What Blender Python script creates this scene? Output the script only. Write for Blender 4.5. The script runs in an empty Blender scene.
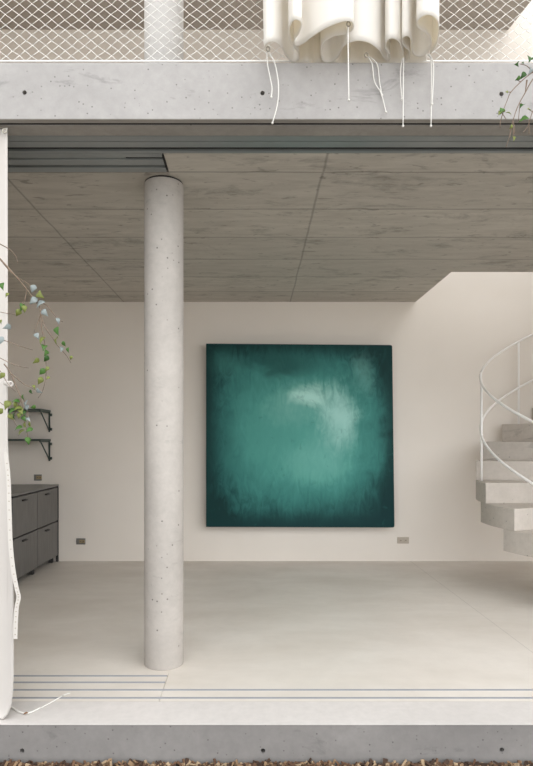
import bpy, bmesh, math, random
from mathutils import Vector, Matrix
random.seed(11)
sc = bpy.context.scene
COL = sc.collection
PI = math.pi

# ------------------------------------------------------------------ camera
F = 560.0                      # focal length in pixels of the 533x766 frame
VX, VY = 250.0, 441.0          # principal point (vanishing point of the depth lines)
CZ = 1.297                     # camera height above the room floor
cam_d = bpy.data.cameras.new('camera')
cam = bpy.data.objects.new('camera', cam_d); COL.objects.link(cam)
cam_d.sensor_fit = 'VERTICAL'; cam_d.sensor_height = 36.0; cam_d.sensor_width = 36.0 * 533 / 766
cam_d.lens = F * 36.0 / 766
cam_d.shift_x = (266.5 - VX) / 766
cam_d.shift_y = (VY - 383.0) / 766
cam_d.clip_start = 0.05
cam.location = (0, 0, CZ); cam.rotation_euler = (PI / 2, 0, 0)
sc.camera = cam

# ------------------------------------------------------------------ world, light, exposure
w = bpy.data.worlds.new('overcast_sky'); sc.world = w; w.use_nodes = True
nt = w.node_tree; nt.nodes.clear()
o_ = nt.nodes.new('ShaderNodeOutputWorld'); bg = nt.nodes.new('ShaderNodeBackground')
tc = nt.nodes.new('ShaderNodeTexCoord'); dp = nt.nodes.new('ShaderNodeVectorMath'); dp.operation = 'DOT_PRODUCT'
SKY_DIR = Vector((0.35, -0.72, 0.60)).normalized()
dp.inputs[1].default_value = SKY_DIR
mr = nt.nodes.new('ShaderNodeMapRange'); mr.inputs['From Min'].default_value = -0.3; mr.inputs['From Max'].default_value = 1.0
mr.inputs['To Min'].default_value = 0.55; mr.inputs['To Max'].default_value = 1.6
nt.links.new(tc.outputs['Generated'], dp.inputs[0]); nt.links.new(dp.outputs['Value'], mr.inputs['Value'])
nt.links.new(mr.outputs['Result'], bg.inputs['Strength'])
bg.inputs['Color'].default_value = (0.97, 0.985, 1.0, 1)
nt.links.new(bg.outputs[0], o_.inputs[0])

sun_d = bpy.data.lights.new('soft_sun', 'SUN'); sun_d.energy = 0.35; sun_d.angle = math.radians(50)
sun_d.color = (1.0, 0.95, 0.88)
sun = bpy.data.objects.new('soft_sun', sun_d); COL.objects.link(sun)
sun.rotation_euler = Vector((-0.50, 0.55, -0.67)).to_track_quat('-Z', 'Y').to_euler()

sc.view_settings.view_transform = 'Standard'; sc.view_settings.look = 'None'
sc.view_settings.gamma = 1.0; sc.view_settings.use_curve_mapping = False
sc.view_settings.exposure = 0.78
sc.cycles.max_bounces = 12; sc.cycles.diffuse_bounces = 8
sc.cycles.use_denoising = True

# ------------------------------------------------------------------ helpers
def lin(c):
    c = c / 255.0
    return c / 12.92 if c <= 0.04045 else ((c + 0.055) / 1.055) ** 2.4
def srgb(r, g, b, k=1.0):
    return (min(1, lin(r) * k), min(1, lin(g) * k), min(1, lin(b) * k), 1)
def P(px, py, Y):              # a pixel of the photo, at depth Y, as a point in the place
    return Vector(((px - VX) * Y / F, Y, CZ + (VY - py) * Y / F))

def tag(o, label=None, cat=None, group=None, kind=None):
    if label: o['label'] = label
    if cat: o['category'] = cat
    if group: o['group'] = group
    if kind: o['kind'] = kind
    return o
def obj(name, bm, mats, parent=None, smooth=False, bevel=0.0, seg=2):
    me = bpy.data.meshes.new(name)
    bmesh.ops.recalc_face_normals(bm, faces=bm.faces)
    bm.to_mesh(me); bm.free()
    for m in (mats if isinstance(mats, (list, tuple)) else [mats]): me.materials.append(m)
    if smooth:
        for p in me.polygons: p.use_smooth = True
    o = bpy.data.objects.new(name, me); COL.objects.link(o)
    if parent is not None:
        o.parent = parent; o.matrix_parent_inverse = Matrix.Translation(-parent.location)
    if bevel:
        b = o.modifiers.new('bevel', 'BEVEL'); b.width = bevel; b.segments = seg; b.limit_method = 'ANGLE'
    return o
def empty(name, loc, label, cat, group=None):
    o = bpy.data.objects.new(name, None); COL.objects.link(o)
    o.location = loc; o.empty_display_size = 0.1
    return tag(o, label, cat, group)
def box(bm, x0, x1, y0, y1, z0, z1, mi=0):
    vs = [bm.verts.new((x, y, z)) for x in (x0, x1) for y in (y0, y1) for z in (z0, z1)]
    for q in ((0, 1, 3, 2), (4, 6, 7, 5), (0, 4, 5, 1), (2, 3, 7, 6), (0, 2, 6, 4), (1, 5, 7, 3)):
        f = bm.faces.new([vs[i] for i in q]); f.material_index = mi
def prism_x(bm, prof, x0, x1):                       # (y, z) outline pushed along X
    a = [bm.verts.new((x0, y, z)) for y, z in prof]; b = [bm.verts.new((x1, y, z)) for y, z in prof]
    n = len(prof); bm.faces.new(a); bm.faces.new(b[::-1])
    for i in range(n): bm.faces.new((a[i], a[(i + 1) % n], b[(i + 1) % n], b[i]))
def prism_z(bm, prof, z0, z1):                       # (x, y) outline pushed along Z
    a = [bm.verts.new((x, y, z0)) for x, y in prof]; b = [bm.verts.new((x, y, z1)) for x, y in prof]
    n = len(prof); bm.faces.new(a); bm.faces.new(b[::-1])
    for i in range(n): bm.faces.new((a[i], a[(i + 1) % n], b[(i + 1) % n], b[i]))
def cyl(bm, c, r0, r1, z0, z1, n=48, mi=0):
    a = [bm.verts.new((c[0] + r0 * math.cos(2 * PI * i / n), c[1] + r0 * math.sin(2 * PI * i / n), z0)) for i in range(n)]
    b = [bm.verts.new((c[0] + r1 * math.cos(2 * PI * i / n), c[1] + r1 * math.sin(2 * PI * i / n), z1)) for i in range(n)]
    fs = [bm.faces.new(a), bm.faces.new(b[::-1])]
    for i in range(n): fs.append(bm.faces.new((a[i], a[(i + 1) % n], b[(i + 1) % n], b[i])))
    for f in fs: f.material_index = mi
def spline(pts, k=6, closed=False):                  # Catmull-Rom through points
    pts = [Vector(p) for p in pts]; out = []; n = len(pts)
    for i in range(n - 1):
        p0 = pts[max(0, i - 1)]; p1 = pts[i]; p2 = pts[i + 1]; p3 = pts[min(n - 1, i + 2)]
        for j in range(k):
            t = j / k
            out.append(0.5 * ((2 * p1) + (p2 - p0) * t + (2 * p0 - 5 * p1 + 4 * p2 - p3) * t * t + (3 * p1 - p0 - 3 * p2 + p3) * t ** 3))
    out.append(pts[-1]); return out
def tube(bm, pts, r0, r1=None, n=6, mi=0):
    r1 = r0 if r1 is None else r1
    pts = [Vector(p) for p in pts]; m = len(pts); rings = []
    up = Vector((0.13, 0.97, 0.2)).normalized()
    for i, p in enumerate(pts):
        d = (pts[min(m - 1, i + 1)] - pts[max(0, i - 1)])
        d = d.normalized() if d.length > 1e-9 else Vector((0, 0, 1))
        u = up if abs(d.dot(up)) < 0.9 else Vector((1, 0, 0))
        a = d.cross(u).normalized(); b = d.cross(a).normalized()
        r = r0 + (r1 - r0) * i / max(1, m - 1)
        rings.append([bm.verts.new(p + a * r * math.cos(2 * PI * j / n) + b * r * math.sin(2 * PI * j / n)) for j in range(n)])
    for i in range(m - 1):
        for j in range(n):
            f = bm.faces.new((rings[i][j], rings[i][(j + 1) % n], rings[i + 1][(j + 1) % n], rings[i + 1][j])); f.material_index = mi; f.smooth = True
    for rg in (rings[0], rings[-1][::-1]):
        f = bm.faces.new(rg); f.material_index = mi
def torus(bm, c, ax, R, r, n=20, m=8, mi=0):
    ax = Vector(ax).normalized(); u = ax.orthogonal().normalized(); v = ax.cross(u); rings = []
    for i in range(n):
        a = 2 * PI * i / n; d = u * math.cos(a) + v * math.sin(a)
        rings.append([bm.verts.new(Vector(c) + d * (R + r * math.cos(2 * PI * j / m)) + ax * r * math.sin(2 * PI * j / m)) for j in range(m)])
    for i in range(n):
        for j in range(m):
            f = bm.faces.new((rings[i][j], rings[(i + 1) % n][j], rings[(i + 1) % n][(j + 1) % m], rings[i][(j + 1) % m])); f.material_index = mi; f.smooth = True
def bake(o):                                         # keep the result of the modifiers as plain mesh
    dg = bpy.context.evaluated_depsgraph_get(); dg.update()
    me = bpy.data.meshes.new_from_object(o.evaluated_get(dg)); o.modifiers.clear(); o.data = me
def drill(o, holes, y0, depth, r):
    bm = bmesh.new()
    for x, z in holes:
        n = 20; ring = lambda y: [bm.verts.new((x + r * math.cos(2 * PI * i / n), y, z + r * math.sin(2 * PI * i / n))) for i in range(n)]
        a, b = ring(y0 - 0.05), ring(y0 + depth)
        bm.faces.new(a); bm.faces.new(b[::-1])
        for i in range(n): bm.faces.new((a[i], a[(i + 1) % n], b[(i + 1) % n], b[i]))
    c = obj('cutter', bm, [])
    m = o.modifiers.new('holes', 'BOOLEAN'); m.operation = 'DIFFERENCE'; m.object = c; m.solver = 'EXACT'
    bake(o); bpy.data.objects.remove(c)

# ------------------------------------------------------------------ materials
class N:
    def __init__(s, name):
        s.m = bpy.data.materials.new(name); s.m.use_nodes = True; s.t = s.m.node_tree
        s.b = s.t.nodes['Principled BSDF']; s.out = s.t.nodes['Material Output']
        s.c = s.t.nodes.new('ShaderNodeTexCoord')
    def n(s, typ, **kw):
        x = s.t.nodes.new('ShaderNode' + typ)
        for k, v in kw.items(): setattr(x, k, v)
        return x
    def l(s, a, b): s.t.links.new(a, b)
    def mapped(s, scale=(1, 1, 1), rot=(0, 0, 0), loc=(0, 0, 0)):
        mp = s.n('Mapping'); mp.inputs['Scale'].default_value = scale; mp.inputs['Rotation'].default_value = rot; mp.inputs['Location'].default_value = loc
        s.l(s.c.outputs['Object'], mp.inputs['Vector']); return mp.outputs['Vector']
    def noise(s, vec, scale, detail=4, rough=0.6, dist=0.0):
        x = s.n('TexNoise'); x.inputs['Scale'].default_value = scale; x.inputs['Detail'].default_value = detail
        x.inputs['Roughness'].default_value = rough; x.inputs['Distortion'].default_value = dist
        s.l(vec, x.inputs['Vector']); return x.outputs['Fac']
    def rng(s, v, a, b, c=0.0, d=1.0, smooth=False):
        x = s.n('MapRange'); x.inputs['From Min'].default_value = a; x.inputs['From Max'].default_value = b
        x.inputs['To Min'].default_value = c; x.inputs['To Max'].default_value = d
        if smooth: x.interpolation_type = 'SMOOTHSTEP'
        s.l(v, x.inputs['Value']); return x.outputs['Result']
    def math(s, op, a, b=None):
        x = s.n('Math', operation=op)
        for i, v in enumerate((a, b)):
            if v is None: continue
            if isinstance(v, (int, float)): x.inputs[i].default_value = v
            else: s.l(v, x.inputs[i])
        return x.outputs[0]
    def mix(s, f, a, b, mode='MIX'):
        x = s.n('Mix', data_type='RGBA', blend_type=mode)
        for i, v in ((0, f), (6, a), (7, b)):
            if isinstance(v, (int, float)): x.inputs[i].default_value = v
            elif isinstance(v, tuple): x.inputs[i].default_value = v
            else: s.l(v, x.inputs[i])
        return x.outputs[2]
    def bump(s, h, strength=0.2, dist=0.004):
        x = s.n('Bump'); x.inputs['Strength'].default_value = strength; x.inputs['Distance'].default_value = dist
        s.l(h, x.inputs['Height']); s.l(x.outputs[0], s.b.inputs['Normal'])
    def pores(s, scale, lo, hi, keep):               # small round air holes, only in some of the cells
        v = s.n('TexVoronoi'); v.inputs['Scale'].default_value = scale; s.l(s.c.outputs['Object'], v.inputs['Vector'])
        hole = s.rng(v.outputs['Distance'], lo, hi, 1, 0)
        sep = s.n('SeparateColor'); s.l(v.outputs['Color'], sep.inputs[0])
        return s.math('MULTIPLY', hole, s.math('LESS_THAN', sep.outputs[0], keep))

def concrete(name, light, dark, stain=0.35, pore=(32, 0.10, 0.22, 0.3), grain=None, rough=0.8, pore_c=0.75):
    s = N(name); v = s.c.outputs['Object']
    big = s.rng(s.noise(v, 1.3, 5, 0.62, 0.4), 0.35, 0.68)
    c = s.mix(big, light, dark)
    fine = s.noise(v, 24, 6, 0.7)
    c = s.mix(s.rng(fine, 0.3, 0.75, 0, 0.35), c, tuple(x * 0.72 for x in dark[:3]) + (1,))
    if stain:
        st = s.rng(s.noise(s.mapped((1.0, 1.0, 3.0), loc=(3, 5, 1)), 3.2, 7, 0.68, 0.6), 0.60, 0.70, 0, stain)
        c = s.mix(st, c, tuple(x * 0.45 for x in dark[:3]) + (1,))
    h = fine
    if pore:
        p = s.pores(*pore)
        c = s.mix(s.math('MULTIPLY', p, pore_c), c, (0.05, 0.045, 0.04, 1))
        h = s.math('SUBTRACT', fine, s.math('MULTIPLY', p, 1.5))
    s.l(c, s.b.inputs['Base Color']); s.b.inputs['Roughness'].default_value = rough
    s.bump(h, 0.25, 0.004); return s.m

def plain(name, col, rough=0.5, metal=0.0, var=0.0, scale=6.0):
    s = N(name); s.b.inputs['Roughness'].default_value = rough; s.b.inputs['Metallic'].default_value = metal
    f = s.rng(s.noise(s.c.outputs['Object'], scale, 4, 0.6), 0.35, 0.7)
    s.l(s.mix(f, col, tuple(x * (1 - var) for x in col[:3]) + (1,)), s.b.inputs['Base Color']); return s.m

M = {}
M['face'] = concrete('slab_face_concrete', (0.41, 0.395, 0.385, 1), (0.315, 0.303, 0.295, 1), 0.5, (46, 0.05, 0.23, 0.26))
M['plinth'] = concrete('plinth_concrete', (0.275, 0.262, 0.252, 1), (0.20, 0.19, 0.183, 1), 0.4, (46, 0.05, 0.23, 0.26))
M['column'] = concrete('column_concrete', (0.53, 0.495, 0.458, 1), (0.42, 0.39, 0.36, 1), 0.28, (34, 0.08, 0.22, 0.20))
M['lit_column'] = concrete('lit_column_concrete', (0.78, 0.765, 0.75, 1), (0.70, 0.685, 0.67, 1), 0.08, (34, 0.05, 0.15, 0.06))  # same concrete as below, with the brighter upstairs light put into the colour
M['stair'] = concrete('stair_concrete', (0.63, 0.575, 0.52, 1), (0.49, 0.445, 0.395, 1), 0.4, (26, 0.06, 0.16, 0.2))
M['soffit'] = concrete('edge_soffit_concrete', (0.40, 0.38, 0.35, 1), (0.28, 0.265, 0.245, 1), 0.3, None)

def ceiling_mat():
    s = N('board_marked_ceiling'); v = s.c.outputs['Object']
    sep = s.n('SeparateXYZ'); s.l(v, sep.inputs[0]); X, Y = sep.outputs[0], sep.outputs[1]
    g = s.noise(s.mapped((1.1, 6.0, 1)), 2.4, 9, 0.72, 0.3)                        # wood grain left by the boards
    c = s.mix(s.rng(g, 0.32, 0.7), (0.60, 0.565, 0.505, 1), (0.44, 0.41, 0.36, 1))
    ci = s.math('FLOOR', s.math('MULTIPLY', s.math('SUBTRACT', Y, 3.13), 2.0))      # tone of each board
    wn = s.n('TexWhiteNoise', noise_dimensions='1D'); s.l(ci, wn.inputs['W'])
    c = s.mix(s.rng(wn.outputs['Value'], 0, 1, 0.0, 0.30), c, (0.37, 0.345, 0.31, 1))
    st = s.rng(s.noise(s.mapped((1.0, 2.4, 1), loc=(4.3, 1.7, 0)), 1.9, 9, 0.75, 0.4), 0.54, 0.68, 0, 0.62)
    c = s.mix(st, c, (0.17, 0.155, 0.135, 1))
    sp = s.rng(s.noise(s.mapped((2.0, 5.0, 1), loc=(1.3, 8.7, 0)), 4.2, 6, 0.6, 0.8), 0.60, 0.68, 0, 0.6)
    c = s.mix(sp, c, (0.19, 0.175, 0.15, 1))
    wob = s.rng(s.noise(v, 3.0, 2), 0.3, 0.7, -0.004, 0.004)
    fr = s.math('ABSOLUTE', s.math('SUBTRACT', s.math('FRACT', s.math('MULTIPLY', s.math('ADD', s.math('SUBTRACT', Y, 2.88), wob), 2.0)), 0.5))
    ln = s.rng(fr, 0.0, 0.022, 0.62, 0)
    for x0, k in ((0.0, 0.42), (-1.80, 0.45)):
        d = s.math('ABSOLUTE', s.math('SUBTRACT', s.math('ADD', s.math('SUBTRACT', X, s.math('ADD', s.math('MULTIPLY', Y, 0.0102), 0.375)), wob), x0))
        ln = s.math('MAXIMUM', ln, s.rng(d, 0.003, 0.010, k, 0))
    c = s.mix(ln, c, (0.10, 0.092, 0.08, 1))
    s.l(c, s.b.inputs['Base Color']); s.b.inputs['Roughness'].default_value = 0.75
    s.bump(s.math('SUBTRACT', g, ln), 0.2, 0.004); return s.m
M['ceiling'] = ceiling_mat()
M['upper_ceiling'] = concrete('upper_ceiling_concrete', (0.52, 0.475, 0.43, 1), (0.44, 0.40, 0.36, 1), 0.2, None)

def floor_mat():
    s = N('polished_screed'); v = s.c.outputs['Object']
    f = s.rng(s.noise(s.mapped((0.8, 1.6, 1)), 1.4, 6, 0.6, 0.3), 0.3, 0.72)
    c = s.mix(f, (0.71, 0.665, 0.61, 1), (0.59, 0.54, 0.48, 1))
    c = s.mix(s.rng(s.noise(v, 9, 5, 0.7), 0.45, 0.8, 0, 0.25), c, (0.52, 0.485, 0.44, 1))
    sep = s.n('SeparateXYZ'); s.l(v, sep.inputs[0])
    d = s.math('ABSOLUTE', s.math('SUBTRACT', sep.outputs[0], 1.733))
    c = s.mix(s.rng(d, 0.001, 0.004, 0.38, 0), c, (0.2, 0.185, 0.17, 1))
    s.l(c, s.b.inputs['Base Color'])
    s.l(s.rng(f, 0, 1, 0.38, 0.52), s.b.inputs['Roughness']); s.bump(f, 0.03, 0.004); return s.m
M['floor'] = floor_mat()
M['sill'] = concrete('pale_sill_screed', (0.64, 0.605, 0.58, 1), (0.57, 0.54, 0.515, 1), 0.08, None, rough=0.6)

def wall_mat():
    s = N('limewashed_wall'); v = s.c.outputs['Object']
    f = s.rng(s.noise(v, 0.9, 4, 0.55, 0.2), 0.3, 0.7)
    c = s.mix(f, (0.83, 0.775, 0.71, 1), (0.785, 0.73, 0.665, 1))
    s.l(c, s.b.inputs['Base Color']); s.b.inputs['Roughness'].default_value = 0.7
    s.bump(s.noise(v, 40, 5, 0.7), 0.06, 0.002); return s.m
M['wall'] = wall_mat()
def ground_mat():
    s = N('soil_and_bounce_gravel'); v = s.c.outputs['Object']
    sep = s.n('SeparateXYZ'); s.l(v, sep.inputs[0])
    g = s.noise(v, 30, 5, 0.7)
    far = s.rng(s.math('ADD', sep.outputs[1], s.math('MULTIPLY', s.noise(v, 3, 4), 0.4)), -0.6, 0.0, 1, 0)  # unseen pale gravel behind the camera, added to bounce light onto the ceiling
    a = s.mix(s.rng(g, 0.3, 0.7), (0.06, 0.045, 0.032, 1), (0.035, 0.027, 0.02, 1)); b = s.mix(s.rng(g, 0.3, 0.7), (0.60, 0.56, 0.50, 1), (0.50, 0.46, 0.40, 1))
    s.l(s.mix(far, a, b), s.b.inputs['Base Color']); s.b.inputs['Roughness'].default_value = 0.95; s.bump(g, 0.3, 0.01); return s.m
M['white_paint'] = plain('white_lacquer', (0.90, 0.885, 0.86, 1), 0.35)
M['track'] = plain('anodised_track', (0.30, 0.325, 0.325, 1), 0.42, 0.4, 0.15, 3)
M['dark'] = plain('dark_shade_and_rubber', (0.012, 0.012, 0.013, 1), 0.8)  # black for painted slot and groove shade, also for small dark parts
M['rail'] = plain('floor_rail_steel', (0.40, 0.405, 0.43, 1), 0.5, 0.2)
M['iron'] = plain('dark_green_iron', (0.065, 0.09, 0.08, 1), 0.5, 0.2, 0.3, 20)
M['steel_plate'] = plain('brushed_plate', (0.26, 0.25, 0.235, 1), 0.4, 0.4)
M['beige_plate'] = plain('beige_plastic', (0.50, 0.44, 0.37, 1), 0.5)
M['brass'] = plain('brass', (0.45, 0.36, 0.22, 1), 0.4, 0.7)
M['net'] = plain('white_net_cord', (0.88, 0.87, 0.84, 1), 0.7)
M['cord'] = plain('cotton_cord', (0.70, 0.685, 0.65, 1), 0.9)
M['tape'] = plain('ecru_tape', (0.60, 0.57, 0.53, 1), 0.9)
M['grommet'] = plain('nickel_grommet', (0.45, 0.42, 0.36, 1), 0.35, 0.8)
M['stitch'] = plain('tan_stitching', (0.33, 0.27, 0.20, 1), 0.9)
M['soil'] = plain('dark_soil', (0.06, 0.045, 0.032, 1), 0.95, 0, 0.4, 30)

def cloth(name, col, tr):
    s = N(name); v = s.c.outputs['Object']
    s.l(s.mix(s.rng(s.noise(v, 5, 4), 0.3, 0.7), col, tuple(x * 0.96 for x in col[:3]) + (1,)), s.b.inputs['Base Color'])
    s.b.inputs['Roughness'].default_value = 0.9
    t = s.n('BsdfTranslucent'); t.inputs[0].default_value = (col[0], col[1] * 0.94, col[2] * 0.82, 1)
    mx = s.n('MixShader'); mx.inputs[0].default_value = tr
    s.l(s.b.outputs[0], mx.inputs[1]); s.l(t.outputs[0], mx.inputs[2]); s.l(mx.outputs[0], s.out.inputs[0])
    s.bump(s.noise(v, 120, 3), 0.1, 0.001); return s.m
M['cloth'] = cloth('white_canvas', (0.95, 0.945, 0.935, 1), 0.36)
M['canvas'] = cloth('ecru_canvas', (0.64, 0.605, 0.57, 1), 0.10)

def cabinet_mat():
    s = N('grey_stained_board'); v = s.c.outputs['Object']
    g = s.noise(s.mapped((1, 1, 0.12)), 34, 5, 0.65)
    c = s.mix(s.rng(g, 0.3, 0.72), (0.150, 0.143, 0.135, 1), (0.100, 0.095, 0.090, 1))
    s.l(c, s.b.inputs['Base Color']); s.b.inputs['Roughness'].default_value = 0.45; s.bump(g, 0.1, 0.002); return s.m
M['cabinet'] = cabinet_mat()
M['cabinet_top'] = plain('grey_worktop', (0.17, 0.168, 0.16, 1), 0.35, 0, 0.15, 12)
M['cabinet_dark'] = plain('blackened_frame', (0.035, 0.033, 0.032, 1), 0.6)

# ------------------------------------------------------------------ setting
XL, XR = -2.72, 4.30           # side walls
YB = 6.05                      # back wall
ZC, ZT = 2.80, 3.068           # underside and top of the upper slab
ZU = 5.74                      # underside of the upper ceiling
YF = 2.617                     # front face of the upper slab
YP = 2.567                     # front edge of the room floor
GX0, GX1 = -7.0, 8.0
def struct(name, bm, m, **kw): return tag(obj(name, bm, m, **kw), kind='structure')

bm = bmesh.new(); box(bm, -14, 14, -16, 14, -0.6, -0.195); struct('ground', bm, ground_mat())
# floor: grooves for the sliding doors are cut along its front
def floor_profile(grooves):
    pr = [(3.13, -0.14), (2.79, -0.14), (2.79, 0)]
    for y in grooves: pr += [(y - 0.009, 0), (y - 0.009, -0.014), (y + 0.009, -0.014), (y + 0.009, 0)]
    return pr + [(3.13, 0)]
G4 = (2.826, 2.917, 3.008, 3.091); XT = -0.452
bm = bmesh.new(); prism_x(bm, floor_profile(G4), XL - 0.2, XT - 0.0025); prism_x(bm, floor_profile(G4[:2]), XT, XR + 0.2); box(bm, XL - 0.2, XR + 0.2, 3.13, YB + 0.2, -0.14, 0)
struct('floor', bm, M['floor'])
bm = bmesh.new(); box(bm, XL - 0.2, XR + 0.2, YP, 2.79, -0.006, 0.0); struct('trim_1', bm, M['sill'], bevel=0.002)
bm = bmesh.new(); box(bm, XL - 0.2, XR + 0.2, YP + 0.001, 2.79, -0.5, -0.0065)
pl = struct('trim_2', bm, M['plinth'])
drill(pl, [(P(x, y, YP).x, P(x, y, YP).z) for x, y in ((22, 751), (263, 751), (502, 750))], YP, 0.07, 0.011)

# upper slab edge, with drip groove and tie holes
e = 0.003
prof = [(YF, ZC + e), (YF + e, ZC), (2.648, ZC), (2.648, ZC + 0.035), (2.668, ZC + 0.035), (2.668, ZC), (2.757, ZC), (2.757, ZT), (YF + 0.006, ZT), (YF, ZT - 0.006)]
bm = bmesh.new(); prism_x(bm, prof, XL - 0.2, XR + 0.2)
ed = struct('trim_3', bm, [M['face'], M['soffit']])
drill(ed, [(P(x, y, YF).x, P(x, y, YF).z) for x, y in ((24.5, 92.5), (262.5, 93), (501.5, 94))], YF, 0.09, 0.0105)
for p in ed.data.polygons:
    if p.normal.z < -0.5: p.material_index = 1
bm = bmesh.new(); box(bm, XL - 0.2, XR + 0.2, 2.6485, 2.6675, ZC + 0.004, ZC + 0.034); struct('groove_shade_strip', bm, M['dark'])  # black strip inside the drip groove, standing in for its shade
# main slab: stepped back for the tracks, open above the stair
OX, OY = 1.79, 4.98
pr = [(XL - 0.2, 3.13), (XT, 3.13), (XT, 2.925), (XR + 0.2, 2.925), (XR + 0.2, 3.75), (3.45, 3.75), (3.45, OY), (OX, OY), (OX, YB), (XL - 0.2, YB)]
bm = bmesh.new(); prism_z(bm, pr, ZC, ZT - 0.002); struct('ceiling', bm, M['ceiling'])
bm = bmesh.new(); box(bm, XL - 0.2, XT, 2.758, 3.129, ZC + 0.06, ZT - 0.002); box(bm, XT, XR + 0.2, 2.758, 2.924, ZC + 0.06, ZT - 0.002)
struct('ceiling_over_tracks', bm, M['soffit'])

bm = bmesh.new(); box(bm, XL - 0.2, XR + 0.2, YB, YB + 0.2, 0, ZU + 0.3); struct('wall_back', bm, M['wall'])
bm = bmesh.new(); box(bm, XL - 0.2, XL, 2.80, YB, 0, ZC); box(bm, XL - 0.2, XL, 2.80, YB, ZT, ZU); struct('wall_left', bm, M['wall'])
bm = bmesh.new(); box(bm, XR, XR + 0.2, 4.5, YB, 0, ZC); box(bm, XR, XR + 0.2, 2.93, 3.05, 0, ZC); box(bm, XR, XR + 0.2, 2.93, 4.6, 2.5, ZC); box(bm, XR, XR + 0.2, 2.80, YB, ZT, ZU + 0.3); box(bm, XR, XR + 0.2, 3.75, YB, ZC, ZT); struct('wall_right', bm, M['wall'])  # the unseen lower opening is added to let in light from the side
# upper ceiling, open above the stairwell
pr = [(XL - 0.2, YF), (XR + 0.2, YF), (XR + 0.2, 3.9), (3.05, 3.9), (2.79, YB), (XL - 0.2, YB)]
bm = bmesh.new(); prism_z(bm, pr, ZU, ZU + 0.28); struct('ceiling_upper_floor', bm, M['upper_ceiling'])

# ------------------------------------------------------------------ sliding-door tracks
def head(grooves, y0, y1):
    z0, z1 = ZC - 0.002, ZC + 0.058
    pr = [(y0, z1), (y0, z0)]
    for a, b, d in grooves: pr += [(a, z0), (a, z0 + d), (b, z0 + d), (b, z0)]
    return pr + [(y1, z0), (y1, z1)]
t = empty('sliding_door_head_track', (0.8, 2.84, ZC), 'long grey metal ceiling track running the whole width under the slab edge', 'track')
bm = bmesh.new(); prism_x(bm, head([(2.803, 2.808, 0.006), (2.863, 2.900, 0.05)], 2.76, 2.922), XL - 0.1, XR + 0.1); obj('channel', bm, M['track'], t)
bm = bmesh.new(); box(bm, XL - 0.1, XR + 0.1, 2.864, 2.899, ZC + 0.010, ZC + 0.047); obj('slot_shade', bm, M['dark'], t)  # black fill near the slot mouth paints in the slot's shade
t = empty('sliding_door_parking_track', (-1.5, 3.03, ZC), 'short double grey metal ceiling track ending beside the column head', 'track')
bm = bmesh.new(); prism_x(bm, head([(2.962, 2.988, 0.05), (3.048, 3.074, 0.05)], 2.925, 3.127), XL, XT - 0.012); obj('channel', bm, M['track'], t)
bm = bmesh.new(); box(bm, XL, XT - 0.014, 3.049, 3.073, ZC + 0.010, ZC + 0.047); box(bm, -0.66, XT - 0.014, 2.963, 2.987, ZC + 0.006, ZC + 0.047); obj('slot_shade', bm, M['dark'], t)  # black fills paint the shade inside these two slots
bm = bmesh.new(); box(bm, XL, -0.665, 2.963, 2.987, ZC + 0.004, ZC + 0.045); obj('brush_strip', bm, M['track'], t)
bm = bmesh.new(); box(bm, XT - 0.012, XT - 0.001, 2.962, 3.10, ZC - 0.003, ZC + 0.05); obj('end_cap', bm, M['dark'], t)

flabels = ['front floor rail along the pale sill, running the full width', 'second floor rail from the front, running the full width',
           'third floor rail from the front, stopping near the column', 'rearmost short floor rail stopping just in front of the column']
for i, y in enumerate(G4):
    x1 = XR + 0.1 if i < 2 else XT - 0.006
    t = tag(bpy.data.objects.new('floor_rail', None), flabels[i], 'rail', 'sliding door floor rails'); COL.objects.link(t); t.location = (-0.5, y, -0.014)
    bm = bmesh.new(); box(bm, XL - 0.1, x1, y - 0.0088, y + 0.0088, -0.0139, -0.008); obj('channel', bm, M['rail'], t)
    bm = bmesh.new(); box(bm, XL - 0.1, x1, y - 0.0088, y - 0.0062, -0.008, 0.0015); box(bm, XL - 0.1, x1, y + 0.0062, y + 0.0088, -0.008, 0.0015); obj('lip', bm, M['rail'], t)

# ------------------------------------------------------------------ columns
CX, CY, CR = -0.503, 3.275, 0.1135
t = empty('concrete_column', (CX, CY, 0), 'round concrete column standing on the room floor by the tracks', 'column')
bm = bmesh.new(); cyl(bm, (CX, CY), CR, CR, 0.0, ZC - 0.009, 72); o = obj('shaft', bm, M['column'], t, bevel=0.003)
for p in o.data.polygons: p.use_smooth = len(p.vertices) == 4
bm = bmesh.new(); cyl(bm, (CX, CY), CR - 0.004, CR - 0.004, ZC - 0.009, ZC, 72); obj('shadow_joint', bm, M['dark'], t)
bm = bmesh.new(); cyl(bm, (CX, CY), CR, CR, ZT, ZU, 72); o = obj('concrete_column', bm, M['lit_column'])
for p in o.data.polygons: p.use_smooth = len(p.vertices) == 4
tag(o, 'round column coloured as brightly lit on the upper floor behind the white net', 'column')

# ------------------------------------------------------------------ spiral stair
SX, SY, SR = 3.18, 4.933, 1.104
RISE, STEP, Z0 = 0.1814, 20.57, 0.0207
phi = lambda i: math.radians(180 - (i - 5) * STEP)
st = empty('spiral_staircase', (SX, SY, 0), 'raw concrete spiral stair with thin white railing against the back wall', 'staircase')
for i in range(1, 17):
    a0, a1 = phi(i), phi(i) - math.radians(STEP + 6.5)
    zt = Z0 + RISE * i; zb = zt - RISE if i > 1 else 0.0
    ri = 0.14; n = 8
    out = [(SX + SR * math.cos(a0 + (a1 - a0) * k / n), SY + SR * math.sin(a0 + (a1 - a0) * k / n)) for k in range(n + 1)]
    inn = [(SX + ri * math.cos(a0 + (a1 - a0) * k / n), SY + ri * math.sin(a0 + (a1 - a0) * k / n)) for k in range(n, -1, -1)]
    bm = bmesh.new(); prism_z(bm, out + inn, zb, zt); obj('step', bm, M['stair'], st, bevel=0.004)
RR = 1.063
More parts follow.
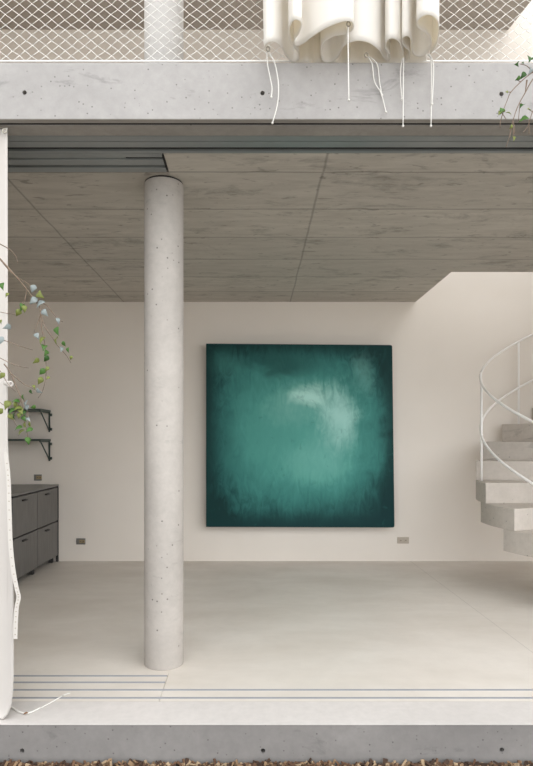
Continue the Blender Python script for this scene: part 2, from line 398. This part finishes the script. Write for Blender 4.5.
def rail_z(z208, p): return z208 + (208 - p) * 0.00905
def helix(z208, p0, p1, n=60):
    return [(SX + RR * math.cos(math.radians(p0 + (p1 - p0) * k / n)), SY + RR * math.sin(math.radians(p0 + (p1 - p0) * k / n)), rail_z(z208, p0 + (p1 - p0) * k / n)) for k in range(n + 1)]
bm = bmesh.new(); tube(bm, helix(1.447, 255, -28, 110), 0.0115, n=10); obj('handrail', bm, M['white_paint'], st)
bm = bmesh.new(); tube(bm, helix(0.957, 255, -28, 110), 0.0115, n=10); obj('middle_rail', bm, M['white_paint'], st)
for i, ph in ((2, 224), (5, 165), (8, 108), (11, 51), (14, -8)):
    a = math.radians(ph); x, y = SX + RR * math.cos(a), SY + RR * math.sin(a)
    bm = bmesh.new(); tube(bm, [(x, y, Z0 + RISE * i - 0.001), (x, y, rail_z(1.447, ph))], 0.0105, n=10); obj('baluster', bm, M['white_paint'], st)

# ------------------------------------------------------------------ painting
def painting_mat():
    s = N('teal_oil_paint')
    sep = s.n('SeparateXYZ'); s.l(s.c.outputs['Object'], sep.inputs[0])
    X = s.rng(sep.outputs[0], -0.985, 0.985, -1, 1); Z = s.rng(sep.outputs[2], 0.0, 1.945, -1, 1)
    wv = s.mapped((1, 1, 1))
    warp = s.math('MULTIPLY', s.math('SUBTRACT', s.noise(wv, 1.6, 5, 0.55, 0.8), 0.5), 0.55)
    warp2 = s.math('MULTIPLY', s.math('SUBTRACT', s.noise(s.mapped((1, 1, 1), loc=(7, 2, 3)), 1.7, 5, 0.55, 0.8), 0.5), 0.55)
    stroke = s.noise(s.mapped((4.5, 1, 1.6), rot=(0, math.radians(52), 0)), 3.0, 5, 0.6, 1.6)
    xw = s.math('ADD', X, warp); zw = s.math('ADD', Z, warp2)
    def blob(cx, cz, rx, rz, p=2.0):
        a = s.math('POWER', s.math('ABSOLUTE', s.math('DIVIDE', s.math('SUBTRACT', xw, cx), rx)), p)
        b = s.math('POWER', s.math('ABSOLUTE', s.math('DIVIDE', s.math('SUBTRACT', zw, cz), rz)), p)
        return s.math('POWER', s.math('ADD', a, b), 1.0 / p)
    d = s.math('ADD', blob(0.04, 0.04, 1.13, 1.12, 2.6), s.math('MULTIPLY', s.math('SUBTRACT', stroke, 0.5), 0.34))
    r = s.n('ValToRGB'); s.l(d, r.inputs[0]); els = r.color_ramp.elements
    stops = [(0.0, (0.100, 0.37, 0.32)), (0.45, (0.075, 0.31, 0.27)), (0.72, (0.040, 0.195, 0.178)), (0.90, (0.015, 0.085, 0.082)), (1.0, (0.006, 0.038, 0.038))]
    els[0].position, els[1].position = 0, 1
    els[0].color = stops[0][1] + (1,); els[1].color = stops[-1][1] + (1,)
    for p, c in stops[1:-1]: el = els.new(p); el.color = c + (1,)
    c = r.outputs[0]
    for cx, cz, rx, rz, k, col in ((0.12, 0.46, 0.26, 0.17, 0.9, (0.52, 0.84, 0.76, 1)), (0.02, 0.40, 0.42, 0.30, 0.35, (0.30, 0.62, 0.55, 1)), (0.42, 0.22, 0.24, 0.44, 0.85, (0.42, 0.74, 0.68, 1)), (0.30, -0.15, 0.34, 0.40, 0.3, (0.22, 0.55, 0.49, 1)),
                                   (0.08, -0.30, 0.42, 0.30, 0.32, (0.22, 0.58, 0.50, 1)), (0.74, 0.70, 0.16, 0.30, 0.35, (0.20, 0.48, 0.43, 1)),
                                   (-0.78, 0.72, 0.28, 0.22, 0.45, (0.06, 0.25, 0.22, 1)), (-0.25, 0.84, 0.6, 0.16, 0.7, (0.012, 0.075, 0.07, 1)), (-0.8, -0.1, 0.2, 0.5, 0.4, (0.014, 0.085, 0.08, 1)), (0.92, 0.02, 0.09, 0.10, 0.8, (0.006, 0.03, 0.03, 1))):
        b = s.math('ADD', blob(cx, cz, rx, rz), s.math('MULTIPLY', s.math('SUBTRACT', stroke, 0.5), 0.7))
        c = s.mix(s.rng(b, 0.1, 1.15, k, 0, True), c, col)
    # dark painted border, heavier at the foot and the right edge
    ed = s.math('MAXIMUM', s.math('ABSOLUTE', X), s.math('ABSOLUTE', Z))
    ed = s.math('ADD', ed, s.math('MULTIPLY', warp, 0.25))
    c = s.mix(s.rng(ed, 0.80, 1.0, 0, 0.85, True), c, (0.006, 0.040, 0.040, 1))
    low = s.math('ADD', s.math('ADD', s.math('MULTIPLY', Z, -1.0), s.math('MULTIPLY', X, 0.25)), warp)
    c = s.mix(s.rng(low, 0.62, 1.2, 0, 0.85, True), c, (0.007, 0.040, 0.044, 1))
    c = s.mix(s.rng(s.noise(s.mapped((1, 1, 1), loc=(2, 9, 4)), 5.5, 5, 0.6, 1.5), 0.62, 0.72, 0, 0.35), c, (0.02, 0.12, 0.11, 1))
    s.l(c, s.b.inputs['Base Color']); s.b.inputs['Roughness'].default_value = 0.45; s.b.inputs['Specular IOR Level'].default_value = 0.12
    s.bump(stroke, 0.25, 0.004); return s.m
YPF = 5.905
c0, c1, c2, c3 = P(206, 343.5, YPF), P(392.3, 345.0, YPF), P(394.6, 527.6, YPF), P(206, 527.0, YPF)
pc = Vector(((c0.x + c1.x) / 2, YPF, c3.z))
t = empty('painting', pc, 'large square teal abstract painting with dark edges hanging on the back wall', 'painting')
bm = bmesh.new()
q = [c - pc for c in (c3, c2, c1, c0)]
rc = 0.022; prof = []
for i in range(4):                                  # softened corners
    p, a, b = q[i], (q[i - 1] - q[i]).normalized(), (q[(i + 1) % 4] - q[i]).normalized()
    rr = rc if i in (1, 2) else 0.006
    for k in range(5):
        u = k / 4; prof.append(p + a * rr * (1 - u) ** 2 + b * rr * u ** 2)
a_ = [bm.verts.new((v.x, 0, v.z)) for v in prof]; b_ = [bm.verts.new((v.x, YB - 0.004 - YPF, v.z)) for v in prof]
bm.faces.new(a_); bm.faces.new(b_[::-1])
for i in range(len(prof)):
    f = bm.faces.new((a_[i], a_[(i + 1) % len(prof)], b_[(i + 1) % len(prof)], b_[i])); f.material_index = 1
M['canvas_edge'] = plain('dark_teal_edge', (0.008, 0.022, 0.023, 1), 0.5)
o = obj('canvas', bm, [painting_mat(), M['canvas_edge']]); o.parent = t
b = o.modifiers.new('bevel', 'BEVEL'); b.width = 0.008; b.segments = 3; b.limit_method = 'ANGLE'

# ------------------------------------------------------------------ cabinet at the left wall
KX, KY0, KY1, KH = -2.065, 4.87, YB - 0.012, 0.83
t = empty('sideboard', (-2.39, (KY0 + KY1) / 2, 0), 'dark grey stained sideboard with four flap fronts in the left corner', 'sideboard')
bm = bmesh.new(); box(bm, XL + 0.01, KX - 0.022, KY0, KY1, 0.062, KH - 0.022); obj('body', bm, M['cabinet_dark'], t)
bm = bmesh.new(); box(bm, XL + 0.01, KX + 0.004, KY0 - 0.004, KY1, KH - 0.018, KH); obj('top', bm, M['cabinet_top'], t, bevel=0.002)
bm = bmesh.new(); box(bm, KX - 0.022, KX + 0.002, KY1 - 0.02, KY1, 0.0, KH - 0.019); obj('side_panel', bm, M['cabinet_dark'], t)
ym = 5.445
for (ya, yb) in ((KY0 + 0.004, ym - 0.004), (ym + 0.004, KY1 - 0.026)):
    for (za, zb) in ((0.070, 0.432), (0.446, KH - 0.032)):
        bm = bmesh.new(); box(bm, KX - 0.020, KX, ya, yb, za, zb); f = obj('front', bm, M['cabinet'], t, bevel=0.002)
        c = ya + (yb - ya) * 0.42
        bm = bmesh.new(); box(bm, KX + 0.0, KX + 0.022, c - 0.042, c + 0.042, zb - 0.046, zb - 0.038); box(bm, KX, KX + 0.005, c - 0.042, c + 0.042, zb - 0.046, zb - 0.032)
        h = obj('handle', bm, M['cabinet_dark']); h.parent = f
for y in (KY0 + 0.03, ym, KY1 - 0.06):
    for x in (KX - 0.06, XL + 0.05):
        bm = bmesh.new(); box(bm, x - 0.02, x + 0.02, y - 0.02, y + 0.02, 0.0, 0.063); obj('leg', bm, M['cabinet_dark'], t)

# ------------------------------------------------------------------ wall shelves
for k, (zt, lab) in enumerate(((1.630, 'upper of two dark iron bracket shelves on the left of the back wall'), (1.318, 'lower of two dark iron bracket shelves above the sideboard'))):
    t = empty('wall_shelf', (-2.43, YB, zt), lab, 'shelf', 'iron wall shelves')
    bm = bmesh.new(); box(bm, XL + 0.01, -2.15, YB - 0.30, YB - 0.004, zt - 0.022, zt); obj('board', bm, M['iron'], t, bevel=0.003)
    xb = -2.165; zt2 = zt - 0.022
    br = bmesh.new(); box(br, xb - 0.008, xb + 0.008, YB - 0.012, YB - 0.001, zt2 - 0.215, zt2)
    box(br, xb - 0.008, xb + 0.008, YB - 0.28, YB - 0.012, zt2 - 0.012, zt2)
    tube(br, [(xb, YB - 0.01, zt2 - 0.20), (xb, YB - 0.26, zt2 - 0.006)], 0.007, n=6)
    b = obj('bracket', br, M['iron'], t)
    for dz in (0.03, 0.185):
        bm = bmesh.new(); box(bm, xb + 0.008, xb + 0.028, YB - 0.016, YB - 0.001, zt2 - dz - 0.014, zt2 - dz + 0.014); h = obj('bolt', bm, M['iron']); h.parent = b

# ------------------------------------------------------------------ wall sockets
for px, py, w_, h_, m, ins, lab in ((81, 541.3, 0.100, 0.066, 'steel_plate', 'brass', 'grey metal wall socket low on the wall beside the sideboard'),
                                    (403, 540.2, 0.125, 0.070, 'beige_plate', 'beige_plate', 'beige wall socket under the right corner of the painting'),
                                    (38, 477.5, 0.085, 0.066, 'steel_plate', 'brass', 'grey wall socket just above the sideboard top')):
    c = P(px, py, YB)
    t = empty('wall_socket', (c.x, YB, c.z), lab, 'socket', 'wall sockets')
    bm = bmesh.new(); box(bm, c.x - w_ / 2, c.x + w_ / 2, YB - 0.009, YB - 0.0005, c.z - h_ / 2, c.z + h_ / 2); obj('plate', bm, M[m], t, bevel=0.003)
    for dx in ((-0.027, 0.027) if m == 'beige_plate' else (0.0, 0.03)):
        bm = bmesh.new(); cx_ = c.x + dx; box(bm, cx_ - 0.014, cx_ + 0.014, YB - 0.013, YB - 0.009, c.z - 0.018, c.z + 0.018)
        ou = obj('outlet', bm, M[ins], t, bevel=0.002)
        bm = bmesh.new(); box(bm, cx_ - 0.006, cx_ - 0.003, YB - 0.0135, YB - 0.0128, c.z - 0.006, c.z + 0.006); box(bm, cx_ + 0.003, cx_ + 0.006, YB - 0.0135, YB - 0.0128, c.z - 0.006, c.z + 0.006)
        h = obj('pin_slot', bm, M['dark']); h.parent = ou

# ------------------------------------------------------------------ white net railing on the upper floor
NY = 2.70; zb = P(0, 61.2, NY).z
t = empty('railing_net', (0.4, NY, ZT), 'white diamond mesh safety net stretched along the upper floor edge', 'net')
bm = bmesh.new(); DX, DZ = 0.0635, 0.0500; x0, x1, nz = XL + 0.05, XR - 0.05, 21
kn = {}
def knot(i, j):
    if (i, j) not in kn:
        jx, jz = (0, 0) if j == 0 else (random.uniform(-.003, .003), random.uniform(-.0025, .0025))
        kn[i, j] = Vector((x0 + i * DX / 2 + jx, NY, zb + j * DZ / 2 + jz))
    return kn[i, j]
ni = int((x1 - x0) / (DX / 2))
for j in range(2 * nz):
    for i in range(ni):
        if (i + j) % 2 == 0:
            tube(bm, [knot(i, j), knot(i + 1, j + 1)], 0.0014, n=4)
        else:
            tube(bm, [knot(i + 1, j), knot(i, j + 1)], 0.0014, n=4)
obj('mesh', bm, M['net'], t)
for z in (zb, zb + nz * DZ):
    bm = bmesh.new(); tube(bm, [(XL, NY, z), (XR, NY, z)], 0.0045, n=8); obj('edge_cable', bm, M['net'], t)

# ------------------------------------------------------------------ gathered white curtain on the upper floor
ZH = CZ + 378 * 2.665 / F
def hp(px, py):
    d = F * (ZH - CZ) / (VY - py); return Vector(((px - VX) * d / F, d, 0))
hem = [(264, 48), (267, 43), (274, 41.5), (281, 46), (286, 56), (293, 62), (299, 59), (297, 51), (291, 42), (289, 31), (292, 22), (297, 19.5), (301.5, 24), (299, 33),
       (294, 41), (296, 45.5), (303, 43.5), (313, 36), (328, 27), (343, 21.5), (352, 22), (353, 29), (346, 34), (333, 36.5), (322, 45), (322, 60), (330, 62.5),
       (338, 57), (344, 46), (355, 41), (367, 42), (378, 49), (384, 58), (388, 61), (390, 56), (385.5, 48), (388, 40), (394, 38.5), (400, 43), (403, 52), (404, 61), (409, 59), (409, 51),
       (403, 45), (402.5, 38), (408, 36), (412, 41), (412, 50), (416, 56), (423, 56), (430, 49), (431, 41), (426, 33), (418, 27), (417.5, 21), (424, 15.5), (432, 15.5),
       (438, 22), (438.5, 35), (436, 46), (430, 55)]
hl = spline([hp(*h) for h in hem], 5)
cc = Vector((sum(p.x for p in hl) / len(hl), sum(p.y for p in hl) / len(hl), 0))
t = empty('gathered_curtain', (cc.x, cc.y, ZU), 'gathered white curtain hanging in rolled folds over the upper floor edge', 'curtain')
bm = bmesh.new(); rows = []
lining = spline([hp(*h) for h in [(291, 62), (298, 64), (307, 62), (313, 65), (319, 62.3), (326, 65.5), (334, 62.4), (341, 65.5), (350, 62.6), (362, 65), (374, 62.8), (384, 65.5), (395, 63), (408, 65.5), (418, 63), (427, 60)]], 5)
nzr = 20; zs = [ZH + (ZU - 0.03 - ZH) * (k / nzr) ** 1.5 for k in range(nzr + 1)]
for line in (hl, lining):
    rows = []
    for k, z in enumerate(zs):
        f = z - ZH
        rows.append([bm.verts.new((cc.x + (p.x - cc.x) * (1 + 0.02 * math.sin(1.7 * f)) + 0.006 * f * math.sin(i * 0.13), p.y + 0.003 * f * math.sin(i * 0.21 + 1), z)) for i, p in enumerate(line)])
    for k in range(nzr):
        for i in range(len(line) - 1):
            bm.faces.new((rows[k][i], rows[k][i + 1], rows[k + 1][i + 1], rows[k + 1][i]))
o = obj('fabric', bm, M['cloth'], t, smooth=True)
so = o.modifiers.new('thickness', 'SOLIDIFY'); so.thickness = 0.003; so.offset = 0
bm = bmesh.new(); box(bm, cc.x - 0.55, cc.x + 0.55, 2.33, YF - 0.002, ZU - 0.035, ZU + 0.02); obj('curtain_rail', bm, M['white_paint'], t)
cords = [([(267, 52), (267.5, 64), (270, 77), (272, 88), (271.3, 97)], 2.575), ([(269, 52), (275, 64), (278.5, 85), (277.5, 104), (272.5, 123)], 2.57),
         ([(348, 26), (348.3, 60), (348.8, 100)], 2.43), ([(367, 56), (372, 64), (374.5, 82), (381, 93), (386, 112)], 2.60), ([(368, 56), (377, 64), (379.5, 82), (382, 95)], 2.605),
         ([(403, 58), (401, 66), (400.5, 82), (402, 99)], 2.59), ([(404, 58), (403.5, 66), (403, 126)], 2.585),
         ([(428, 54), (431.5, 66), (431, 126)], 2.58), ([(429, 54), (433.5, 66), (432, 104)], 2.575)]
for pts, Y in cords:
    pp = spline([P(x, y, Y) for x, y in pts], 5)
    bm = bmesh.new(); tube(bm, pp, 0.0026, n=6)
    bmesh.ops.create_icosphere(bm, subdivisions=2, radius=0.0055, matrix=Matrix.Translation(pp[-1])); obj('cord', bm, M['cord'], t)
for px, py, Y in ((268, 49, 2.57), (348.5, 24, 2.425), (366.5, 55, 2.595)):
    bm = bmesh.new(); torus(bm, P(px, py, Y), (0.4, -1, -0.35), 0.0085, 0.003); obj('grommet', bm, M['grommet'], t)

# ------------------------------------------------------------------ ecru curtain at the left of the opening
t = empty('canvas_curtain', (-1.6, 2.66, ZC), 'ecru canvas curtain hanging at the left edge of the opening', 'curtain')
edge = [(2.785, 7.0, 2.655), (2.4, 7.2, 2.655), (1.9, 7.4, 2.65), (1.5, 7.3, 2.645), (1.27, 7.6, 2.635), (1.13, 9.8, 2.62), (0.95, 11.2, 2.615), (0.7, 12.8, 2.61), (0.4, 13.2, 2.605), (0.18, 13.0, 2.60), (0.08, 11.2, 2.598), (0.03, 7.5, 2.598), (0.004, 2.0, 2.598)]
es = spline([Vector(((px - VX) * Y / F, Y, z)) for z, px, Y in edge], 5)
bm = bmesh.new(); rows = []; NU = 90
for p in es:
    row = []
    row.append(bm.verts.new((p.x - 0.035, p.y + 0.022, p.z)))
    row.append(bm.verts.new((p.x - 0.008, p.y + 0.020, p.z)))
    for u in range(NU + 1):
        s_ = u / NU * 1.45
        h = 0.35 + 0.65 * min(1, max(0, (p.z) / 0.6))
        row.append(bm.verts.new((p.x - s_, p.y + 0.012 * (1 - math.exp(-s_ * 60)) + (0.022 * h) * (1 - math.cos(s_ * 2 * PI / 0.19)) * 0.5 + 0.010 * math.sin(s_ * 13 + 1 + p.z * 1.5) * min(1, s_ * 8) * h + 0.004, p.z)))
    rows.append(row)
for a, b in zip(rows, rows[1:]):
    for i in range(len(a) - 1): bm.faces.new((a[i], a[i + 1], b[i + 1], b[i]))
o = obj('fabric', bm, M['canvas'], t, smooth=True)
so = o.modifiers.new('thickness', 'SOLIDIFY'); so.thickness = 0.004; so.offset = 0
bm = bmesh.new(); torus(bm, P(4.6, 131, 2.645), (0.1, -1, 0), 0.009, 0.0035); obj('grommet', bm, M['grommet'], t)
bm = bmesh.new()                                      # fabric tab with an eyelet
tube(bm, [P(5, 383, 2.63), P(10, 383.5, 2.62)], 0.011, 0.011, n=8); torus(bm, P(10, 384, 2.62), (0.6, -1, 0), 0.011, 0.0045)
obj('tab', bm, M['canvas'], t)
def ribbon(bm, pts, wv, thick, mi=0):
    pp = spline(pts, 6); rows = []
    for p in pp: rows.append([bm.verts.new(p + wv * sx + Vector((0, ty, 0))) for sx, ty in ((-.5, 0), (.5, 0), (.5, thick), (-.5, thick))])
    for a, b in zip(rows, rows[1:]):
        for j in range(4): bm.faces.new((a[j], a[(j + 1) % 4], b[(j + 1) % 4], b[j])).material_index = mi
    bm.faces.new(rows[0]); bm.faces.new(rows[-1][::-1]); return pp
bm = bmesh.new()
pp = ribbon(bm, [P(x, y, 2.575) for x, y in ((5.5, 452), (7.6, 470), (8.6, 486), (9.2, 510), (10.2, 540), (12.6, 566), (16.4, 588), (18.6, 597), (16.6, 607), (15.6, 622), (15.2, 639))], Vector((0.019, 0, 0.0)), 0.004)
for i in range(4, len(pp) - 1, 2):
    c = pp[i]; box(bm, c.x - 0.0030, c.x + 0.0030, c.y - 0.0008, c.y + 0.0005, c.z - 0.0015, c.z + 0.0015, 1)
obj('strap', bm, [M['tape'], M['stitch']], t)
def floor_pt(px, py, z):
    Y = F * (CZ - z) / (py - VY); return Vector(((px - VX) * Y / F, Y, z))
bm = bmesh.new(); tube(bm, spline([floor_pt(*q, 0.0055) for q in ((7, 704), (13, 708), (20, 712), (28, 713), (38, 709), (48, 704), (57, 699), (63, 695.5), (70, 693))], 5), 0.0048, 0.003, n=8); obj('cord', bm, M['cord'], t)

# dry leaf on the sill
M['dry'] = plain('dry_leaf', (0.28, 0.13, 0.05, 1), 0.8, 0, 0.4, 60)
bm = bmesh.new(); c = floor_pt(25.5, 714.5, 0.003)
g = [[bm.verts.new(c + Vector((0.022 * (u / 5 - .5), 0.012 * (v / 2 - .5) * math.sin(PI * (u + .6) / 6.2), 0.006 * (v / 2 - .5) ** 2 * 4 * math.sin(PI * (u + .6) / 6.2) + 0.006 * (u / 5)))) for v in range(3)] for u in range(6)]
for u in range(5):
    for v in range(2): bm.faces.new((g[u][v], g[u + 1][v], g[u + 1][v + 1], g[u][v + 1]))
o = obj('dry_leaf', bm, M['dry'], smooth=True); so = o.modifiers.new('thickness', 'SOLIDIFY'); so.thickness = 0.0008
tag(o, 'small brown dry leaf lying on the sill by the white cord', 'leaf')

# ------------------------------------------------------------------ birch twigs
M['twig'] = plain('birch_twig', (0.23, 0.165, 0.12, 1), 0.8, 0, 0.3, 40)
def leaf_m(name, col):
    s = N(name); s.b.inputs['Base Color'].default_value = col; s.b.inputs['Roughness'].default_value = 0.5
    s.l(s.mix(s.rng(s.noise(s.c.outputs['Object'], 60, 3), 0.3, 0.7), col, tuple(x * 0.75 for x in col[:3]) + (1,)), s.b.inputs['Base Color'])
    t_ = s.n('BsdfTranslucent'); t_.inputs[0].default_value = tuple(min(1, x * 1.3) for x in col[:3]) + (1,)
    mx = s.n('MixShader'); mx.inputs[0].default_value = 0.3
    s.l(s.b.outputs[0], mx.inputs[1]); s.l(t_.outputs[0], mx.inputs[2]); s.l(mx.outputs[0], s.out.inputs[0]); return s.m
LM = [leaf_m('green_leaf', (0.085, 0.21, 0.035, 1)), leaf_m('dark_green_leaf', (0.045, 0.135, 0.022, 1)), leaf_m('yellow_green_leaf', (0.25, 0.29, 0.07, 1)), leaf_m('pale_leaf_back', (0.36, 0.41, 0.41, 1))]
LC = {'g': 0, 'd': 1, 'y': 2, 'p': 3}
def leaf(bm, c, size, mi, ang=None, tilt=None):
    L = size * 1.02; W = size * 0.36
    prof = [(0, 0.06), (0.07, 0.5), (0.18, 0.86), (0.32, 1.0), (0.40, 0.88), (0.52, 0.80), (0.58, 0.64), (0.72, 0.44), (0.86, 0.2), (1.0, 0.02)]
    ang = random.uniform(-0.8, 0.8) if ang is None else ang
    rot = Matrix.Rotation(ang, 4, 'Y') @ Matrix.Rotation(random.uniform(-0.8, 0.8), 4, 'Z') @ Matrix.Rotation(random.uniform(-0.7, 0.4), 4, 'X')
    def tf(x, y, z): return c + (rot @ Vector((x, y, z)))
    mid, lf, rt = [], [], []
    for u, w_ in prof:
        z = (0.5 - u) * L; bend = 0.18 * L * (u - 0.5) ** 2 * 4
        mid.append(bm.verts.new(tf(0, bend, z))); k = W * w_
        lf.append(bm.verts.new(tf(-k, bend - 0.35 * k, z))); rt.append(bm.verts.new(tf(k, bend - 0.35 * k, z)))
    for i in range(len(prof) - 1):
        for q in ((lf[i], mid[i], mid[i + 1], lf[i + 1]), (mid[i], rt[i], rt[i + 1], mid[i + 1])):
            f = bm.faces.new(q); f.material_index = mi; f.smooth = True
def branch(name, label, base, Y, limb, twigs, leaves, extra=()):
    t = empty(name, P(*base, Y), label, 'branch')
    bm = bmesh.new()
    for pts, wpx in [limb] + twigs:
        tube(bm, spline([P(x, y, Y + 0.0006 * (y - base[1])) for x, y in pts], 4), wpx * 0.5 * Y / F, 0.28 * Y / F if wpx < 4 else wpx * 0.4 * Y / F, n=6)
    obj('stem', bm, M['twig'], t)
    bm = bmesh.new()
    for L in leaves:
        x, y, k, s = L[:4]; a = L[4] if len(L) > 4 else None
        leaf(bm, P(x, y, Y + 0.0006 * (y - base[1]) - 0.006), s * Y / F, LC[k], a)
    o = obj('foliage', bm, LM, t)
    so = o.modifiers.new('thickness', 'SOLIDIFY'); so.thickness = 0.0006

twL = [([(-27, 226), (-14, 236), (0, 244), (9, 249), (15, 255), (17.7, 263)], 1.5),
       ([(-26, 232), (-12, 246), (0, 259), (12, 272), (24, 286), (33, 298), (37, 304)], 2.6),
       ([(3, 263), (12, 273), (20, 279), (27, 283), (33, 288)], 1.4),
       ([(36, 302), (45, 304), (52, 312), (58, 319), (63, 322)], 1.2),
       ([(37, 303), (41, 311), (38, 322), (34, 332)], 1.2),
       ([(40, 310), (44, 325), (52, 337), (57, 345), (66, 355), (71, 363)], 1.1),
       ([(40, 312), (42, 330), (45, 345), (46, 362), (46, 375), (43, 390), (38, 398)], 1.1),
       ([(27, 290), (25, 299), (21, 307), (18, 314)], 1.0),
       ([(-23, 304), (-8, 310), (0, 312), (16, 315)], 1.1),
       ([(-21, 334), (-5, 338), (6, 341), (20, 346), (33, 350)], 1.1),
       ([(-20, 346), (-5, 355), (6, 361), (18, 366), (29, 368)], 1.1),
       ([(-20, 350), (-8, 360), (2, 374), (8, 384), (16, 392)], 1.4),
       ([(4, 364), (10, 372), (15, 384), (20, 396), (22, 404), (24, 416), (24, 428)], 1.5),
       ([(9, 372), (24, 384), (32, 388), (39, 392)], 1.1), ([(20, 395), (26, 404), (28, 416), (30, 430)], 1.1), ([(21, 400), (16, 410), (14, 420), (18, 428)], 1.0), ([(24, 420), (27, 432), (28, 441)], 0.9), ([(-18, 380), (-6, 396), (2, 404), (8, 406)], 1.2)]
lvL = [(33, 289, 'p', 9, 0.4), (40, 295, 'y', 11, -0.9), (33, 301, 'p', 10, 0.9), (40, 304, 'p', 11, 0.7), (45, 313, 'p', 9, -0.7), (58, 321, 'p', 7), (37, 336, 'p', 8, -0.5), (42, 340, 'y', 10, 0.3),
       (57, 331, 'g', 10, -0.3), (56, 340, 'y', 9, -0.5), (61.5, 349, 'p', 7, 0.4), (64, 344, 'g', 6), (68, 350, 'g', 6), (71, 358, 'y', 5, 0.3), (44, 347, 'g', 9, 0.2), (46, 353, 'g', 8), (46, 359, 'd', 8), (36, 361, 'y', 8, 1.0), (42, 372, 'g', 9, 0.8), (40, 381, 'y', 9, 0.5),
       (47, 369, 'y', 6), (48, 378, 'y', 5), (22, 307, 'g', 9, 0.3), (18, 313, 'y', 9, 0.5), (24.5, 309, 'y', 8, -0.1), (2, 286, 'g', 9), (7, 295, 'y', 6), (7, 327, 'p', 9, 1.3), (0.5, 341, 'p', 10), (1, 322, 'y', 5),
       (7, 405, 'y', 11, 0.4), (12, 411, 'g', 10, 0.5), (14, 416, 'd', 9, -0.4), (18, 408, 'y', 9, 0.8), (16, 401, 'g', 8, 1.2), (23, 397, 'g', 7), (26, 403, 'p', 9, -0.3), (27, 408, 'p', 7), (21, 411, 'y', 9), (24, 418, 'g', 9, -0.6), (28, 419, 'p', 7),
       (18, 428, 'g', 9, 1.2), (21, 432, 'y', 9, 0.3), (25, 425, 'y', 7), (29, 430, 'g', 8, 0.9), (33, 407, 'g', 6, 1.3), (28, 441, 'g', 9, -0.3), (23, 413, 'd', 7), (0, 412, 'y', 9, 0.7), (11, 417, 'y', 8), (30, 425, 'y', 6), (34, 387, 'y', 5), (39, 391, 'p', 8, -1.0), (31, 392, 'd', 5), (2, 376, 'y', 8), (19, 416, 'y', 7), (15, 405, 'y', 7)]
branch('birch_branch', 'thin birch branch with small leaves hanging in front of the left curtain', (-24, 180), 2.30, ([(-34, 150), (-27, 226), (-22, 300), (-19, 352), (-16, 400)], 5.0), twL, lvL)
twR = [([(552, 58), (542, 66), (533, 72), (522.7, 80), (511, 92), (507, 101), (503, 111)], 1.3),
       ([(550, 66), (541, 72), (533, 79), (525, 93), (518, 106), (513, 120.5), (511, 130)], 1.4),
       ([(527, 80), (526, 87), (525, 94)], 1.8), ([(512, 126), (513.5, 133), (513.8, 141)], 1.4), ([(511, 128), (509.5, 137), (505.8, 147.5)], 1.0), ([(513, 122), (514.5, 128), (514.5, 134)], 1.0),
       ([(549, 100), (541, 106), (533, 111), (528, 126), (522.7, 133)], 1.0), ([(503, 113), (500.5, 121), (500, 128)], 0.9), ([(502, 113), (506, 119)], 0.9), ([(533, 73), (527, 66), (520, 64)], 0.9), ([(511, 92), (507, 92)], 1.0), ([(546, 48), (538, 56), (531, 60)], 1.2), ([(521, 82), (517, 80)], 0.9), ([(519, 104), (522, 103)], 0.8), ([(533, 112), (528, 109)], 0.8), ([(520, 104), (519, 114), (518.5, 121)], 0.7), ([(529, 120), (529, 134)], 0.7)]
lvR = [(517.5, 64, 'd', 8, 1.4), (523, 63, 'd', 4, 1.3), (531, 58, 'd', 13, 0.4), (530.5, 70, 'p', 9, 0.4), (523, 75.5, 'd', 8, 0.6), (518, 78.5, 'g', 6, 0.9), (501, 112, 'y', 10, 0.5), (501.5, 111, 'g', 8, 0.4), (509, 113, 'y', 6, -0.8), (522, 105, 'd', 8, 0.5), (524, 119, 'g', 11, 1.3), (507, 92, 'y', 4, 1.5), (513.8, 138, 'y', 7, 0.0), (529, 109, 'y', 5, 1.2), (511, 127, 'y', 5, 0.5)]
branch('birch_branch', 'birch twig with green leaves hanging before the slab edge at the right', (556, 20), 2.32, ([(566, 10), (556, 40), (551, 70), (549, 105)], 5.0), twR, lvR)

# ------------------------------------------------------------------ bark mulch along the plinth
BM = [plain('bark_chip', c, 0.9, 0, 0.4, 50) for c in ((0.16, 0.085, 0.045, 1), (0.28, 0.18, 0.10, 1), (0.06, 0.033, 0.02, 1), (0.40, 0.29, 0.18, 1), (0.11, 0.055, 0.03, 1))]
bm = bmesh.new()
for k in range(5200):
    near = k < 3000
    x = random.uniform(-1.6, 1.75); y = random.uniform(2.40, 2.562) if near else random.uniform(1.5, 2.45)
    z = -0.187 + random.uniform(0, 0.018)
    L, W, T = random.uniform(0.010, 0.034), random.uniform(0.005, 0.013), random.uniform(0.002, 0.006)
    rot = Matrix.Rotation(random.uniform(0, PI), 4, 'Z') @ Matrix.Rotation(random.gauss(0, 0.45), 4, 'Y') @ Matrix.Rotation(random.gauss(0, 0.5), 4, 'X')
    mi = random.choice((0, 0, 1, 1, 2, 2, 3, 4))
    ex = abs((rot @ Vector((L, 0, 0))).y) + abs((rot @ Vector((0, W, 0))).y) + T
    y = min(y, 2.563 - ex)
    vs = []
    for sx in (-1, 1):
        tp = random.uniform(0.4, 1.0)
        for sy in (-1, 1):
            for sz in (-1, 1): vs.append(bm.verts.new(Vector((x, y, z)) + rot @ Vector((sx * L, sy * W * tp, sz * T + 0.002 * random.random()))))
    for q in ((0, 1, 3, 2), (4, 6, 7, 5), (0, 4, 5, 1), (2, 3, 7, 6), (0, 2, 6, 4), (1, 5, 7, 3)):
        f = bm.faces.new([vs[i] for i in q]); f.material_index = mi
o = obj('bark_mulch', bm, BM); tag(o, 'brown bark mulch spread on the soil along the plinth', 'mulch', kind='stuff')
